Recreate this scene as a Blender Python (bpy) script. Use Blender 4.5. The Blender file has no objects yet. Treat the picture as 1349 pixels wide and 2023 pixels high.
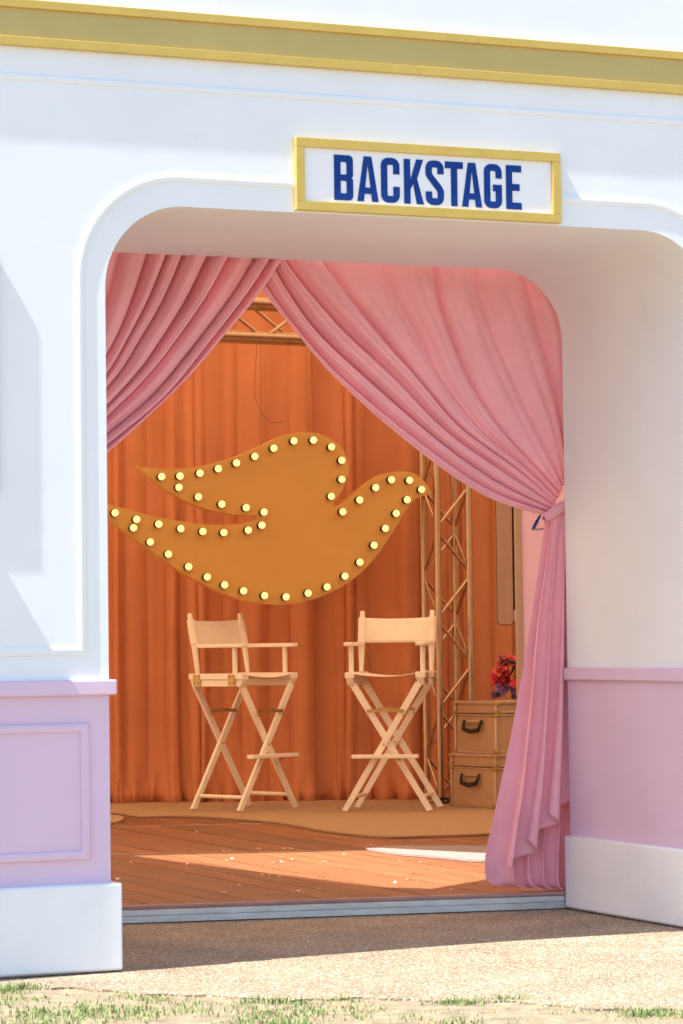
import bpy, bmesh, math, random
import numpy as np
from mathutils import Matrix, Vector
R = math.radians
random.seed(7)
rng = np.random.default_rng(7)
scene = bpy.context.scene
COL = scene.collection

# ------------------------------------------------------------------ camera
F, CX, CY, CAMH = 5700.0, 674.5, 1011.5, 1.10          # focal length in photo pixels, centre, eye height
PITCH, ROLL = math.atan((1266 - 1011.5) / F), 0.0131
cd = bpy.data.cameras.new('camera'); cam = bpy.data.objects.new('camera', cd); COL.objects.link(cam)
cd.sensor_fit = 'HORIZONTAL'; cd.sensor_width = 24.0; cd.lens = 24.0 * F / 1349.0
cd.dof.use_dof = True; cd.dof.focus_distance = 13.5; cd.dof.aperture_fstop = 12.0
cd.clip_start = 0.1; cd.clip_end = 2000
cam.matrix_world = Matrix.Translation((0, 0, CAMH)) @ Matrix.Rotation(math.pi / 2 + PITCH, 4, 'X') @ Matrix.Rotation(-ROLL, 4, 'Z')
scene.camera = cam
# ------------------------------------------------------------------ sky and sun
ANG = R(23.6)                                            # the facade runs 23.6 degrees off the picture plane
U = np.array([math.cos(ANG), math.sin(ANG), 0.0]); W = np.array([-math.sin(ANG), math.cos(ANG), 0.0]); Z = np.array([0, 0, 1.0])
SUN = U * 1.0 + W * 0.12 - Z * 1.68                      # direction the sunlight travels
sv = Vector(SUN).normalized()
world = bpy.data.worlds.new('World'); scene.world = world; world.use_nodes = True
nt = world.node_tree; bg = nt.nodes['Background']
sky = nt.nodes.new('ShaderNodeTexSky'); sky.sky_type = 'NISHITA'; sky.sun_disc = False
sky.sun_elevation = math.asin(-sv.z); sky.sun_rotation = math.atan2(-sv.x, -sv.y)
sky.air_density = 1.0; sky.dust_density = 0.6; sky.ozone_density = 1.0
nt.links.new(sky.outputs[0], bg.inputs[0]); bg.inputs[1].default_value = 0.13
sl = bpy.data.lights.new('sun', 'SUN'); sl.energy = 4.8; sl.angle = R(0.53); sl.color = (1.0, 0.965, 0.91)
so = bpy.data.objects.new('sun', sl); COL.objects.link(so); so.location = (-8, -6, 18)
so.rotation_euler = sv.to_track_quat('-Z', 'Y').to_euler()
scene.view_settings.view_transform = 'Standard'; scene.view_settings.look = 'None'
scene.view_settings.exposure = 1.28; scene.view_settings.gamma = 1.0
scene.view_settings.use_curve_mapping = False
scene.render.engine = 'CYCLES'
scene.cycles.max_bounces = 12; scene.cycles.diffuse_bounces = 8

# ------------------------------------------------------------------ photo pixel -> place in the world
cp, sp = math.cos(PITCH), math.sin(PITCH)
fwd = np.array([0, cp, sp]); up0 = np.array([0, -sp, cp]); r0 = np.array([1.0, 0, 0])
rgt = r0 * math.cos(ROLL) - up0 * math.sin(ROLL); upv = r0 * math.sin(ROLL) + up0 * math.cos(ROLL)
CAM = np.array([0, 0, CAMH])
def ray(px, py): return fwd * F + rgt * (px - CX) - upv * (py - CY)
def onz(px, py, z=0.0):
    r = ray(px, py); return CAM + r * ((z - CAMH) / r[2])
def ony(px, py, Y):
    r = ray(px, py); return CAM + r * (Y / r[1])
O = onz(244, 1920) - 0.03 * U + 0.035 * W; O[2] = 0
def fw(u, w, z): return O + U * u + W * w + Z * z
def onw(px, py, w):                                       # (u, z) on the plane parallel to the facade at depth w
    r = ray(px, py); t = ((O + W * w - CAM) @ W) / (r @ W); p = CAM + r * t
    return float((p - O) @ U), float(p[2])
FAC = Matrix.Translation(Vector(O)) @ Matrix.Rotation(ANG, 4, 'Z')
FLOOR = 0.07

# ------------------------------------------------------------------ materials
def newmat(name):
    m = bpy.data.materials.new(name); m.use_nodes = True
    return m, m.node_tree, m.node_tree.nodes['Principled BSDF']
def N(t, kind, **kw):
    n = t.nodes.new(kind)
    for k, v in kw.items():
        if k in n.inputs: n.inputs[k].default_value = v
        else: setattr(n, k, v)
    return n
def mat(name, col, rough=0.6, var=0.08, scale=6.0, bump=0.0, bscale=60.0, metal=0.0, sheen=0.0, objvar=0.0, stretch=None, rot=0.0, spec=0.5, coat=0.0, smudge=0.0):
    m, t, b = newmat(name)
    tc = N(t, 'ShaderNodeTexCoord'); src = tc.outputs['Object']
    if stretch:
        vr = N(t, 'ShaderNodeVectorRotate', rotation_type='Z_AXIS'); vr.inputs['Angle'].default_value = -rot; t.links.new(src, vr.inputs[0]); src = vr.outputs[0]
        mp = N(t, 'ShaderNodeMapping'); mp.inputs['Scale'].default_value = stretch
        t.links.new(src, mp.inputs[0]); src = mp.outputs[0]
    nz = N(t, 'ShaderNodeTexNoise', Scale=scale, Detail=6.0, Roughness=0.6); t.links.new(src, nz.inputs['Vector'])
    rp = N(t, 'ShaderNodeMapRange'); rp.inputs['From Min'].default_value = 0.3; rp.inputs['From Max'].default_value = 0.7
    rp.inputs['To Min'].default_value = 1 - var; rp.inputs['To Max'].default_value = 1 + var
    t.links.new(nz.outputs['Fac'], rp.inputs['Value']); fac = rp.outputs[0]
    if objvar:
        oi = N(t, 'ShaderNodeObjectInfo'); r2 = N(t, 'ShaderNodeMapRange')
        r2.inputs['To Min'].default_value = 1 - objvar; r2.inputs['To Max'].default_value = 1 + objvar
        t.links.new(oi.outputs['Random'], r2.inputs['Value'])
        mu = N(t, 'ShaderNodeMath', operation='MULTIPLY'); t.links.new(fac, mu.inputs[0]); t.links.new(r2.outputs[0], mu.inputs[1]); fac = mu.outputs[0]
    vm = N(t, 'ShaderNodeVectorMath', operation='SCALE'); vm.inputs[0].default_value = col[:3]
    t.links.new(fac, vm.inputs['Scale']); t.links.new(vm.outputs[0], b.inputs['Base Color'])
    if smudge:                                             # scuffs and grime with shapes of their own
        n3 = N(t, 'ShaderNodeTexNoise', Scale=4.5, Detail=9.0, Roughness=0.72); t.links.new(tc.outputs['Object'], n3.inputs['Vector'])
        m3 = N(t, 'ShaderNodeMapRange'); m3.inputs['From Min'].default_value = 0.60; m3.inputs['From Max'].default_value = 0.74; m3.inputs['To Max'].default_value = smudge
        t.links.new(n3.outputs['Fac'], m3.inputs['Value'])
        mg = N(t, 'ShaderNodeMixRGB'); mg.inputs[2].default_value = (0.42, 0.36, 0.28, 1); t.links.new(m3.outputs[0], mg.inputs[0]); t.links.new(vm.outputs[0], mg.inputs[1]); t.links.new(mg.outputs[0], b.inputs['Base Color'])
    b.inputs['Roughness'].default_value = rough; b.inputs['Metallic'].default_value = metal
    b.inputs['Specular IOR Level'].default_value = spec; b.inputs['Coat Weight'].default_value = coat
    if sheen:
        b.inputs['Sheen Weight'].default_value = sheen; b.inputs['Sheen Roughness'].default_value = 0.4
        b.inputs['Sheen Tint'].default_value = (min(1, col[0] * 1.5), min(1, col[1] * 1.5 + .1), min(1, col[2] * 1.5 + .1), 1)
    if bump:
        n2 = N(t, 'ShaderNodeTexNoise', Scale=bscale, Detail=4.0); t.links.new(src, n2.inputs['Vector'])
        bp = N(t, 'ShaderNodeBump', Strength=bump, Distance=0.01); t.links.new(n2.outputs['Fac'], bp.inputs['Height'])
        t.links.new(bp.outputs[0], b.inputs['Normal'])
    return m
M = {}
M['white'] = mat('white_paint', (0.765, 0.795, 0.81), 0.55, 0.03, 2.5, 0.05, 14.0, smudge=0.09)
M['plinth'] = mat('plinth_paint', (0.775, 0.79, 0.80), 0.5, 0.04, 5.0, 0.06, 25.0, smudge=0.28)
M['pink'] = mat('pink_paint', (0.66, 0.49, 0.63), 0.55, 0.03, 3.0, 0.05, 12.0, smudge=0.12)
M['gold'] = mat('gold_paint', (0.60, 0.41, 0.09), 0.42, 0.06, 9.0, 0.05, 60.0, metal=0.25)
M['goldflat'] = mat('gold_panel_paint', (0.50, 0.385, 0.13), 0.5, 0.05, 4.0, 0.04, 30.0, metal=0.15)
M['navy'] = mat('navy_vinyl', (0.010, 0.045, 0.235), 0.7, 0.05, spec=0.1)
M['signwhite'] = mat('sign_white', (0.80, 0.81, 0.82), 0.45, 0.02, 4.0)
M['velvet'] = mat('pink_velvet', (0.86, 0.40, 0.455), 0.85, 0.06, 5.0, 0.16, 22.0, sheen=0.9, spec=0.15)
M['orange'] = mat('orange_drape_cloth', (0.565, 0.215, 0.10), 0.85, 0.07, 3.0, 0.06, 50.0, sheen=0.25, spec=0.15)
M['wood'] = mat('deck_timber', (0.245, 0.096, 0.039), 0.55, 0.30, 3.0, 0.05, 6.0, objvar=0.18, stretch=(16, .8, 8), rot=ANG)
M['joint'] = mat('deck_underside', (0.03, 0.014, 0.008), 0.9, 0.1)
M['alu'] = mat('aluminium', (0.52, 0.54, 0.56), 0.38, 0.14, 3.0, 0.08, 20.0, metal=0.85, stretch=(2, 12, 12))
M['strip'] = mat('seam_metal', (0.62, 0.47, 0.38), 0.5, 0.2, 12.0, metal=0.3)
M['edgewood'] = mat('stage_edge_timber', (0.42, 0.22, 0.18), 0.6, 0.15, 8.0)
M['truss'] = mat('gold_truss_paint', (0.52, 0.345, 0.215), 0.25, 0.05, 14.0, 0.02, 60.0, metal=0.92)
M['bird'] = mat('mustard_paint', (0.60, 0.315, 0.07), 0.5, 0.04, 2.5, 0.03, 30.0)
M['black'] = mat('black_plastic', (0.015, 0.014, 0.014), 0.4, 0.1)
M['cream'] = mat('cream_wood', (0.86, 0.77, 0.63), 0.45, 0.05, 9.0, 0.04, 40.0)
M['canvas'] = mat('cream_canvas', (0.86, 0.75, 0.60), 0.85, 0.05, 20.0, 0.12, 400.0)
M['brass'] = mat('brass', (0.50, 0.33, 0.13), 0.35, 0.25, 60.0, metal=0.9)
M['case'] = mat('tan_case', (0.50, 0.31, 0.17), 0.55, 0.04, 6.0, 0.04, 120.0)
M['casemetal'] = mat('case_metal', (0.62, 0.47, 0.34), 0.32, 0.08, 30.0, metal=0.8)
M['tan'] = mat('tan_panel', (0.42, 0.28, 0.18), 0.45, 0.05, 6.0)
M['pinkgloss'] = mat('pink_gloss', (0.80, 0.52, 0.60), 0.16, 0.02, 4.0)
M['rug'] = mat('tan_rug', (0.44, 0.26, 0.135), 0.95, 0.22, 90.0, 0.7, 260.0, sheen=0.2)
M['rugpale'] = mat('pale_rug', (0.36, 0.265, 0.25), 0.95, 0.2, 90.0, 0.7, 260.0, sheen=0.2)
M['red'] = mat('red_petals', (0.55, 0.03, 0.05), 0.6, 0.3, 60.0, objvar=0.3)
M['coral'] = mat('coral_petals', (0.62, 0.10, 0.09), 0.6, 0.3, 60.0, objvar=0.3)
M['purple'] = mat('purple_petals', (0.20, 0.10, 0.24), 0.6, 0.35, 60.0, objvar=0.4)
M['leaf'] = mat('dark_leaf', (0.03, 0.045, 0.02), 0.6, 0.3, 40.0)
M['petalpink'] = mat('confetti', (0.80, 0.58, 0.54), 0.7, 0.2, 40.0)
M['soil'] = mat('soil', (0.25, 0.195, 0.12), 0.95, 0.35, 14.0, 0.8, 45.0)
def bulb_mat():
    m, t, b = newmat('lit_bulb'); b.inputs['Base Color'].default_value = (0.80, 0.64, 0.26, 1)
    b.inputs['Emission Color'].default_value = (1.0, 0.86, 0.36, 1); b.inputs['Emission Strength'].default_value = 0.36
    b.inputs['Roughness'].default_value = 0.3; return m
M['bulb'] = bulb_mat()
def light_canvas_mat():  # translucent cloth of the added unseen cover, tints the stage light
    m, t, b = newmat('light_tinting_canvas')
    out = t.nodes['Material Output']; tr = N(t, 'ShaderNodeBsdfTranslucent'); tr.inputs[0].default_value = (0.94, 0.77, 0.58, 1)
    mx = N(t, 'ShaderNodeMixShader'); mx.inputs[0].default_value = 0.66
    b.inputs['Base Color'].default_value = (0.82, 0.70, 0.56, 1); b.inputs['Roughness'].default_value = 0.9
    t.links.new(b.outputs[0], mx.inputs[1]); t.links.new(tr.outputs[0], mx.inputs[2]); t.links.new(mx.outputs[0], out.inputs[0]); return m
M['light_canopy'] = light_canvas_mat()
def paving_mat():
    m, t, b = newmat('exposed_aggregate'); tc = N(t, 'ShaderNodeTexCoord')
    v = N(t, 'ShaderNodeTexVoronoi', Scale=150.0, Randomness=1.0); t.links.new(tc.outputs['Object'], v.inputs['Vector'])
    sp_ = N(t, 'ShaderNodeSeparateColor'); t.links.new(v.outputs['Color'], sp_.inputs[0])
    cr = N(t, 'ShaderNodeValToRGB'); e = cr.color_ramp.elements
    e[0].position = 0; e[0].color = (0.13, 0.09, 0.055, 1); e[1].position = 1; e[1].color = (0.80, 0.74, 0.62, 1)
    for p, c in ((0.22, (0.27, 0.19, 0.11, 1)), (0.55, (0.35, 0.265, 0.165, 1)), (0.88, (0.43, 0.345, 0.235, 1))):
        x = cr.color_ramp.elements.new(p); x.color = c
    t.links.new(sp_.outputs[0], cr.inputs[0])
    gr = N(t, 'ShaderNodeMapRange'); gr.inputs['From Min'].default_value = 0.0; gr.inputs['From Max'].default_value = 0.006
    gr.inputs['From Min'].default_value = 0.55; gr.inputs['From Max'].default_value = 0.9; gr.inputs['To Min'].default_value = 0.0; gr.inputs['To Max'].default_value = 0.6
    t.links.new(v.outputs['Distance'], gr.inputs['Value'])
    mx = N(t, 'ShaderNodeMixRGB'); mx.inputs[2].default_value = (0.18, 0.14, 0.095, 1)
    t.links.new(gr.outputs[0], mx.inputs[0]); t.links.new(cr.outputs[0], mx.inputs[1])
    nz = N(t, 'ShaderNodeTexNoise', Scale=3.0, Detail=6.0); t.links.new(tc.outputs['Object'], nz.inputs['Vector'])
    r2 = N(t, 'ShaderNodeMapRange'); r2.inputs['From Min'].default_value = 0.3; r2.inputs['From Max'].default_value = 0.7; r2.inputs['To Min'].default_value = 0.74; r2.inputs['To Max'].default_value = 1.04
    t.links.new(nz.outputs['Fac'], r2.inputs['Value'])
    sc = N(t, 'ShaderNodeVectorMath', operation='SCALE'); t.links.new(mx.outputs[0], sc.inputs[0]); t.links.new(r2.outputs[0], sc.inputs['Scale'])
    t.links.new(sc.outputs[0], b.inputs['Base Color']); b.inputs['Roughness'].default_value = 0.75
    bp = N(t, 'ShaderNodeBump', Strength=0.8, Distance=0.004); bp.invert = True
    t.links.new(v.outputs['Distance'], bp.inputs['Height']); t.links.new(bp.outputs[0], b.inputs['Normal']); return m
M['paving'] = paving_mat()
def grass_mat():
    m, t, b = newmat('grass_blades'); at = N(t, 'ShaderNodeAttribute'); at.attribute_name = 'tint'
    cr = N(t, 'ShaderNodeValToRGB'); e = cr.color_ramp.elements
    e[0].color = (0.09, 0.17, 0.035, 1); e[1].color = (0.46, 0.38, 0.20, 1)
    x = e.new(0.55); x.color = (0.20, 0.28, 0.07, 1); x = e.new(0.75); x.color = (0.30, 0.31, 0.12, 1)
    t.links.new(at.outputs['Fac'], cr.inputs[0]); t.links.new(cr.outputs[0], b.inputs['Base Color']); b.inputs['Roughness'].default_value = 0.6
    return m
M['grass'] = grass_mat()

# ------------------------------------------------------------------ mesh helpers
class MB:
    def __init__(s): s.v = []; s.f = []
    def add(s, vs, fs):
        n = len(s.v); s.v += [tuple(map(float, p)) for p in vs]; s.f += [tuple(i + n for i in f) for f in fs]; return s
    def box(s, a, b, frame=None):
        (x0, y0, z0), (x1, y1, z1) = a, b
        vs = [(x0, y0, z0), (x1, y0, z0), (x1, y1, z0), (x0, y1, z0), (x0, y0, z1), (x1, y0, z1), (x1, y1, z1), (x0, y1, z1)]
        if frame: vs = [frame(*p) for p in vs]
        return s.add(vs, [(0, 3, 2, 1), (4, 5, 6, 7), (0, 1, 5, 4), (1, 2, 6, 5), (2, 3, 7, 6), (3, 0, 4, 7)])
    def bar(s, p, q, a, b, side=(0, 1, 0)):               # straight bar of section a (along side) x b
        p, q = np.array(p, float), np.array(q, float); d = (q - p) / np.linalg.norm(q - p)
        sd = np.array(side, float); sd = sd - d * (sd @ d); sd /= np.linalg.norm(sd); o = np.cross(d, sd)
        c = [(-1, -1), (1, -1), (1, 1), (-1, 1)]
        vs = [e + sd * i * a / 2 + o * j * b / 2 for e in (p, q) for i, j in c]
        return s.add(vs, [(3, 2, 1, 0), (4, 5, 6, 7), (0, 1, 5, 4), (1, 2, 6, 5), (2, 3, 7, 6), (3, 0, 4, 7)])
    def tube(s, pts, r, n=10, cap=True):
        pts = [np.array(p, float) for p in pts]; rs = r if hasattr(r, '__len__') else [r] * len(pts)
        prev = None; rings = []
        for i, p in enumerate(pts):
            d = pts[min(i + 1, len(pts) - 1)] - pts[max(i - 1, 0)]; d /= np.linalg.norm(d)
            if prev is None: a = np.cross(d, (0, 0, 1) if abs(d[2]) < .9 else (1, 0, 0))
            else: a = prev - d * (prev @ d)
            a /= np.linalg.norm(a); prev = a; b = np.cross(d, a)
            rings.append([p + (a * math.cos(2 * math.pi * k / n) + b * math.sin(2 * math.pi * k / n)) * rs[i] for k in range(n)])
        vs = [q for ring in rings for q in ring]; fs = []
        for i in range(len(pts) - 1):
            for k in range(n):
                k2 = (k + 1) % n; fs.append((i * n + k, i * n + k2, (i + 1) * n + k2, (i + 1) * n + k))
        if cap: fs += [tuple(range(n))[::-1], tuple((len(pts) - 1) * n + k for k in range(n))]
        return s.add(vs, fs)
    def lathe(s, prof, n=14, c=(0, 0, 0), ax=(0, 0, 1)):   # prof = (r, h) pairs
        ax = np.array(ax, float); a = np.cross(ax, (0, 0, 1) if abs(ax[2]) < .9 else (1, 0, 0)); a /= np.linalg.norm(a); b = np.cross(ax, a)
        c = np.array(c, float); vs = []; fs = []
        for r, h in prof:
            vs += [c + ax * h + (a * math.cos(2 * math.pi * k / n) + b * math.sin(2 * math.pi * k / n)) * r for k in range(n)]
        for i in range(len(prof) - 1):
            for k in range(n):
                k2 = (k + 1) % n; fs.append((i * n + k, i * n + k2, (i + 1) * n + k2, (i + 1) * n + k))
        fs += [tuple(range(n))[::-1], tuple((len(prof) - 1) * n + k for k in range(n))]
        return s.add(vs, fs)
    def prism(s, poly, frame, h0, h1):                     # poly of (a, b), frame(a, b, h)
        n = len(poly); vs = [frame(a, b, h0) for a, b in poly] + [frame(a, b, h1) for a, b in poly]
        return s.add(vs, [tuple(range(n))[::-1], tuple(range(n, 2 * n))] + [(i, (i + 1) % n, n + (i + 1) % n, n + i) for i in range(n)])
    def grid(s, P):                                        # P: array (a, b, 3)
        a, b = P.shape[:2]
        return s.add(P.reshape(-1, 3), [(i * b + j, i * b + j + 1, (i + 1) * b + j + 1, (i + 1) * b + j) for i in range(a - 1) for j in range(b - 1)])
XF = {}
def build(name, mb, m, parent=None, smooth=35, bevel=0, solid=0, kind=None, inv=True, recalc=True):
    me = bpy.data.meshes.new(name)
    vs = mb.v
    if parent is not None and inv and parent.name in XF:
        iv = XF[parent.name].inverted(); vs = [tuple(iv @ Vector(p)) for p in vs]
    me.from_pydata(vs, [], mb.f); me.validate()
    if recalc:
        b = bmesh.new(); b.from_mesh(me); bmesh.ops.recalc_face_normals(b, faces=b.faces); b.to_mesh(me); b.free()
    if smooth:
        me.polygons.foreach_set('use_smooth', [True] * len(me.polygons)); me.set_sharp_from_angle(angle=R(smooth))
    me.materials.append(M[m]); o = bpy.data.objects.new(name, me); COL.objects.link(o)
    if parent is not None: o.parent = parent
    if bevel:
        bv = o.modifiers.new('bevel', 'BEVEL'); bv.width = bevel; bv.segments = 2; bv.limit_method = 'ANGLE'; bv.angle_limit = R(40)
    if solid:
        sd = o.modifiers.new('thickness', 'SOLIDIFY'); sd.thickness = solid; sd.offset = 0
    if kind: o['kind'] = kind
    return o
def thing(name, label, cat, mx=None, group=None):
    e = bpy.data.objects.new(name, None); COL.objects.link(e); e.empty_display_size = 0.1
    if mx is not None: e.matrix_world = mx
    XF[e.name] = mx.copy() if mx is not None else Matrix()
    tag(e, label, cat, group); return e
def tag(o, label, cat, group=None):
    o['label'] = label; o['category'] = cat
    if group: o['group'] = group
    return o
def copy_tree(o, parent=None):
    c = o.copy(); COL.objects.link(c); c.parent = parent
    for ch in o.children: copy_tree(ch, c)
    return c
def at(p, rz=0.0): return Matrix.Translation(Vector(p)) @ Matrix.Rotation(rz, 4, 'Z')
def arc(cx, cy, r, a0, a1, n=10):
    return [(cx + r * math.cos(R(a0 + (a1 - a0) * i / n)), cy + r * math.sin(R(a0 + (a1 - a0) * i / n))) for i in range(n + 1)]
def crom(P, n):                                            # Catmull-Rom through the rows of P, n samples
    P = np.asarray(P, float); k = len(P); t = np.linspace(0, k - 1, n); i = np.clip(t.astype(int), 0, k - 2); f = (t - i)
    g = lambda j: P[np.clip(j, 0, k - 1)]
    f = f.reshape(-1, *([1] * (P.ndim - 1)))
    a, b, c, d = g(i - 1), g(i), g(i + 1), g(i + 2)
    return 0.5 * (2 * b + (c - a) * f + (2 * a - 5 * b + 4 * c - d) * f ** 2 + (3 * b - a - 3 * c + d) * f ** 3)

# ================================================================== ground
def struct(o): o['kind'] = 'structure'; return o
g = MB().add([(-300, -300, -.005), (300, -300, -.005), (300, 600, -.012), (-300, 600, -.005)], [(0, 1, 2, 3)])
struct(build('ground', g, 'soil', smooth=0))
e0, e1 = onz(0, 1952), onz(1349, 1992)
slope = (e1[1] - e0[1]) / (e1[0] - e0[0])
def pave_edge(x):
    return e0[1] + (x - e0[0]) * slope + .05 * math.sin(x * 5.1) + .03 * math.sin(x * 13.7 + 1) + .015 * math.sin(x * 41)
xs = np.linspace(-4, 4, 260)
poly = [(x, pave_edge(x)) for x in xs] + [(60, pave_edge(4)), (60, 80), (-60, 80), (-60, pave_edge(-4))]
b = MB().prism(poly, lambda a, c, h: (a, c, h), -.05, 0.0)
struct(build('pavement', b, 'paving', smooth=0))
# ------------------------------------------------------------------ grass along the paving's edge (uncountable blades)
from mathutils import noise as mnoise
gv, gf, gt = [], [], []
def blade(x, y, h, tint, wd):
    a = random.uniform(0, 2 * math.pi); lx, ly = math.cos(a), math.sin(a); lean = random.uniform(.1, .9) * h
    b0 = len(gv); px, py = -ly * wd, lx * wd
    gv.extend([(x - px, y - py, -.006), (x + px, y + py, -.006), (x + lx * lean * .4 + px * .7, y + ly * lean * .4 + py * .7, h * .6 - .006), (x + lx * lean * .4 - px * .7, y + ly * lean * .4 - py * .7, h * .6 - .006), (x + lx * lean, y + ly * lean, h - .006)])
    gf.extend([(b0, b0 + 1, b0 + 2, b0 + 3), (b0 + 3, b0 + 2, b0 + 4)]); gt.extend([tint] * 5)
n = 0
while n < 46000:
    x = random.uniform(-1.7, 1.7); y = random.uniform(7.5, 9.35); ed = pave_edge(x)
    d = mnoise.noise(Vector((x * 3.0, y * 3.4, 2.0))) + .55 * mnoise.noise(Vector((x * 9, y * 9, 5)))
    ed += .07 * mnoise.noise(Vector((x * 6, y * 4, 9)))
    if y > ed - .05 and not (y < ed + .02 and d > .3): n += 1; continue
    if d + random.uniform(-.35, .35) < (.06 if x < -.1 else .22): n += 1; continue
    blade(x, y, random.uniform(.006, .017) * (1.5 if d > .5 else 1), min(1, max(0, random.gauss(.42 if x < .2 else .6, .28))), random.uniform(.0012, .0026)); n += 1
for k in range(9):                                         # taller tufts by the edge
    x = random.uniform(-1.3, 1.3); y = pave_edge(x) - random.uniform(-.04, .10)
    for i in range(110): blade(x + random.gauss(0, .045), y + random.gauss(0, .02), random.uniform(.010, .030), min(1, max(0, random.gauss(.35, .25))), random.uniform(.0012, .0024))
for k in range(700):
    x = random.uniform(-1.5, 1.5); y = pave_edge(x) + random.gauss(-.12, .13)
    blade(x, y, random.uniform(.003, .010), random.uniform(.8, 1.0), random.uniform(.001, .002))
gm = MB(); gm.v = gv; gm.f = gf
go = build('grass', gm, 'grass', smooth=0, kind='stuff', recalc=False)
ta = go.data.attributes.new('tint', 'FLOAT', 'POINT'); ta.data.foreach_set('value', gt)
tag(go, 'patchy short grass and straw along the paving edge', 'grass')

# ================================================================== facade with the arched opening
UR, ZT, RAD, WD = 2.375, 2.60, 0.29, 1.175                  # opening's right side, soffit height, corner radius, tunnel depth
ZR, UL, UX, ZTOP = 0.955, -2.4, 4.4, 4.3                    # rail height, ends of the wall, top
fac = thing('stage_facade', 'white and pink painted facade with rounded archway and gold cornice band', 'facade', FAC)
fl = lambda u, w, z: (u, w, z)
mb = MB()
path = [(0, ZR)] + arc(RAD, ZT - RAD, RAD, 180, 90, 18) + arc(UR - RAD, ZT - RAD, RAD, 90, 0, 18) + [(UR, ZR)]
for w in (0.0, WD):                                        # front and back faces round the opening
    mb.add([(UL, w, ZR), (0, w, ZR), (0, w, ZTOP), (UL, w, ZTOP)], [(0, 1, 2, 3)])
    mb.add([(UR, w, ZR), (UX, w, ZR), (UX, w, ZTOP), (UR, w, ZTOP)], [(0, 1, 2, 3)])
    top = [(u, w, z) for u, z in path[1:-1]]
    mb.add(top + [(u, w, ZTOP) for u, _, _ in top], [(i, i + 1, len(top) + i + 1, len(top) + i) for i in range(len(top) - 1)])
n = len(path)
mb.add([(u, 0, z) for u, z in path] + [(u, WD, z) for u, z in path], [(i, i + 1, n + i + 1, n + i) for i in range(n - 1)])
mb.add([(UL, 0, ZR), (UL, WD, ZR), (UL, WD, ZTOP), (UL, 0, ZTOP), (UX, 0, ZR), (UX, WD, ZR), (UX, WD, ZTOP), (UX, 0, ZTOP)], [(0, 1, 2, 3), (4, 5, 6, 7), (3, 2, 6, 7)])
bpy_w = build('wall', mb, 'white', fac, inv=False, smooth=30)
for a, c in ((UL, 0.0), (UR, UX)):
    build('lower_panel', MB().box((a, 0, 0.0), (c, WD, ZR)), 'pink', fac, inv=False, smooth=0)
    # rail and plinth wrap round the corner into the tunnel
    ra, rc = (a, c + .022) if c == 0.0 else (a - .022, c)
    build('dado_rail', MB().box((ra, -.024, .928), (rc, WD - .004, .980)), 'pink', fac, inv=False, bevel=.006)
    pa, pc = (a, c + .030) if c == 0.0 else (a - .030, c)
    build('plinth', MB().box((pa, -.035, 0.006), (pc, WD - .002, .298)), 'plinth', fac, inv=False, bevel=.009)
# gold cornice band
build('band_panel', MB().box((UL, -.012, 3.1295), (UX, 0, 3.2555)), 'goldflat', fac, inv=False, smooth=0)
for (z0, z1, pr, cuts) in ((3.243, 3.272, .023, (-.9, 1.42, 3.6)), (3.114, 3.145, .023, (-.5, 1.18, 3.2))):
    ed = [UL] + list(cuts) + [UX]
    for i in range(len(ed) - 1):
        build('band_trim', MB().box((ed[i] + .0003, -pr, z0), (ed[i + 1] - .0003, 0, z1)), 'gold', fac, inv=False, bevel=.0015)
# thin moulding under the band
def sweep(pts, prof, closed=False):                        # pts in (u, z); profile (offset across, out of the wall)
    mbx = MB(); pts = [np.array(p, float) for p in pts]; rings = []; k = len(pts)
    for i, p in enumerate(pts):
        if closed: d0 = p - pts[i - 1]; d1 = pts[(i + 1) % k] - p
        else: d0 = p - pts[max(i - 1, 0)]; d1 = pts[min(i + 1, k - 1)] - p
        if np.linalg.norm(d0) < 1e-9: d0 = d1
        if np.linalg.norm(d1) < 1e-9: d1 = d0
        d0 /= np.linalg.norm(d0); d1 /= np.linalg.norm(d1)
        n0, n1 = np.array([-d0[1], d0[0]]), np.array([-d1[1], d1[0]]); m_ = n0 + n1; m_ = m_ / max(1e-6, (m_ @ n0))
        rings.append([(p[0] + m_[0] * a, -o, p[1] + m_[1] * a) for a, o in prof])
    q = len(prof); vs = [v for r_ in rings for v in r_]; fs = []
    for i in range(k if closed else k - 1):
        j = (i + 1) % k
        for a in range(q - 1): fs.append((i * q + a, i * q + a + 1, j * q + a + 1, j * q + a))
    return mbx.add(vs, fs)
prof = [(-.016, 0), (-.015, .004), (-.009, .0066), (.003, .0074), (.010, .0055), (.015, .0034), (.016, 0)]
build('moulding', sweep([(UL, 3.012), (UX, 3.012)], [(a * .75, o * .9) for a, o in prof]), 'white', fac, inv=False, smooth=50)
RO = .365; cu, cz = .272, 2.70 - RO; cr_ = UR + .092 - RO
arch = [(UL, 1.078), (-.093, 1.078)] + arc(cu, cz, RO, 180, 90, 20) + arc(cr_, cz, RO, 90, 0, 20) + [(UR + .092, 1.078), (UX, 1.078)]
build('arch_moulding', sweep(arch, prof), 'white', fac, inv=False, smooth=50)
build('panel_moulding', sweep([(-1.3, .393), (-.088, .393), (-.088, .821), (-1.3, .821)], [(a, o * 1.9) for a, o in prof], True), 'pink', fac, inv=False, smooth=50)
build('panel_moulding', sweep([(UR + .09, .393), (UR + 1.3, .393), (UR + 1.3, .821), (UR + .09, .821)], prof, True), 'pink', fac, inv=False, smooth=50)
for u_, z0_, z1_ in ((.335, 2.725, 3.0), (1.93, 2.73, 3.0), (-.62, 1.1, 3.0)):
    build('panel_joint', MB().box((u_ - .0006, -.0002, z0_), (u_ + .0006, .001, z1_)), 'plinth', fac, inv=False, smooth=0)
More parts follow.
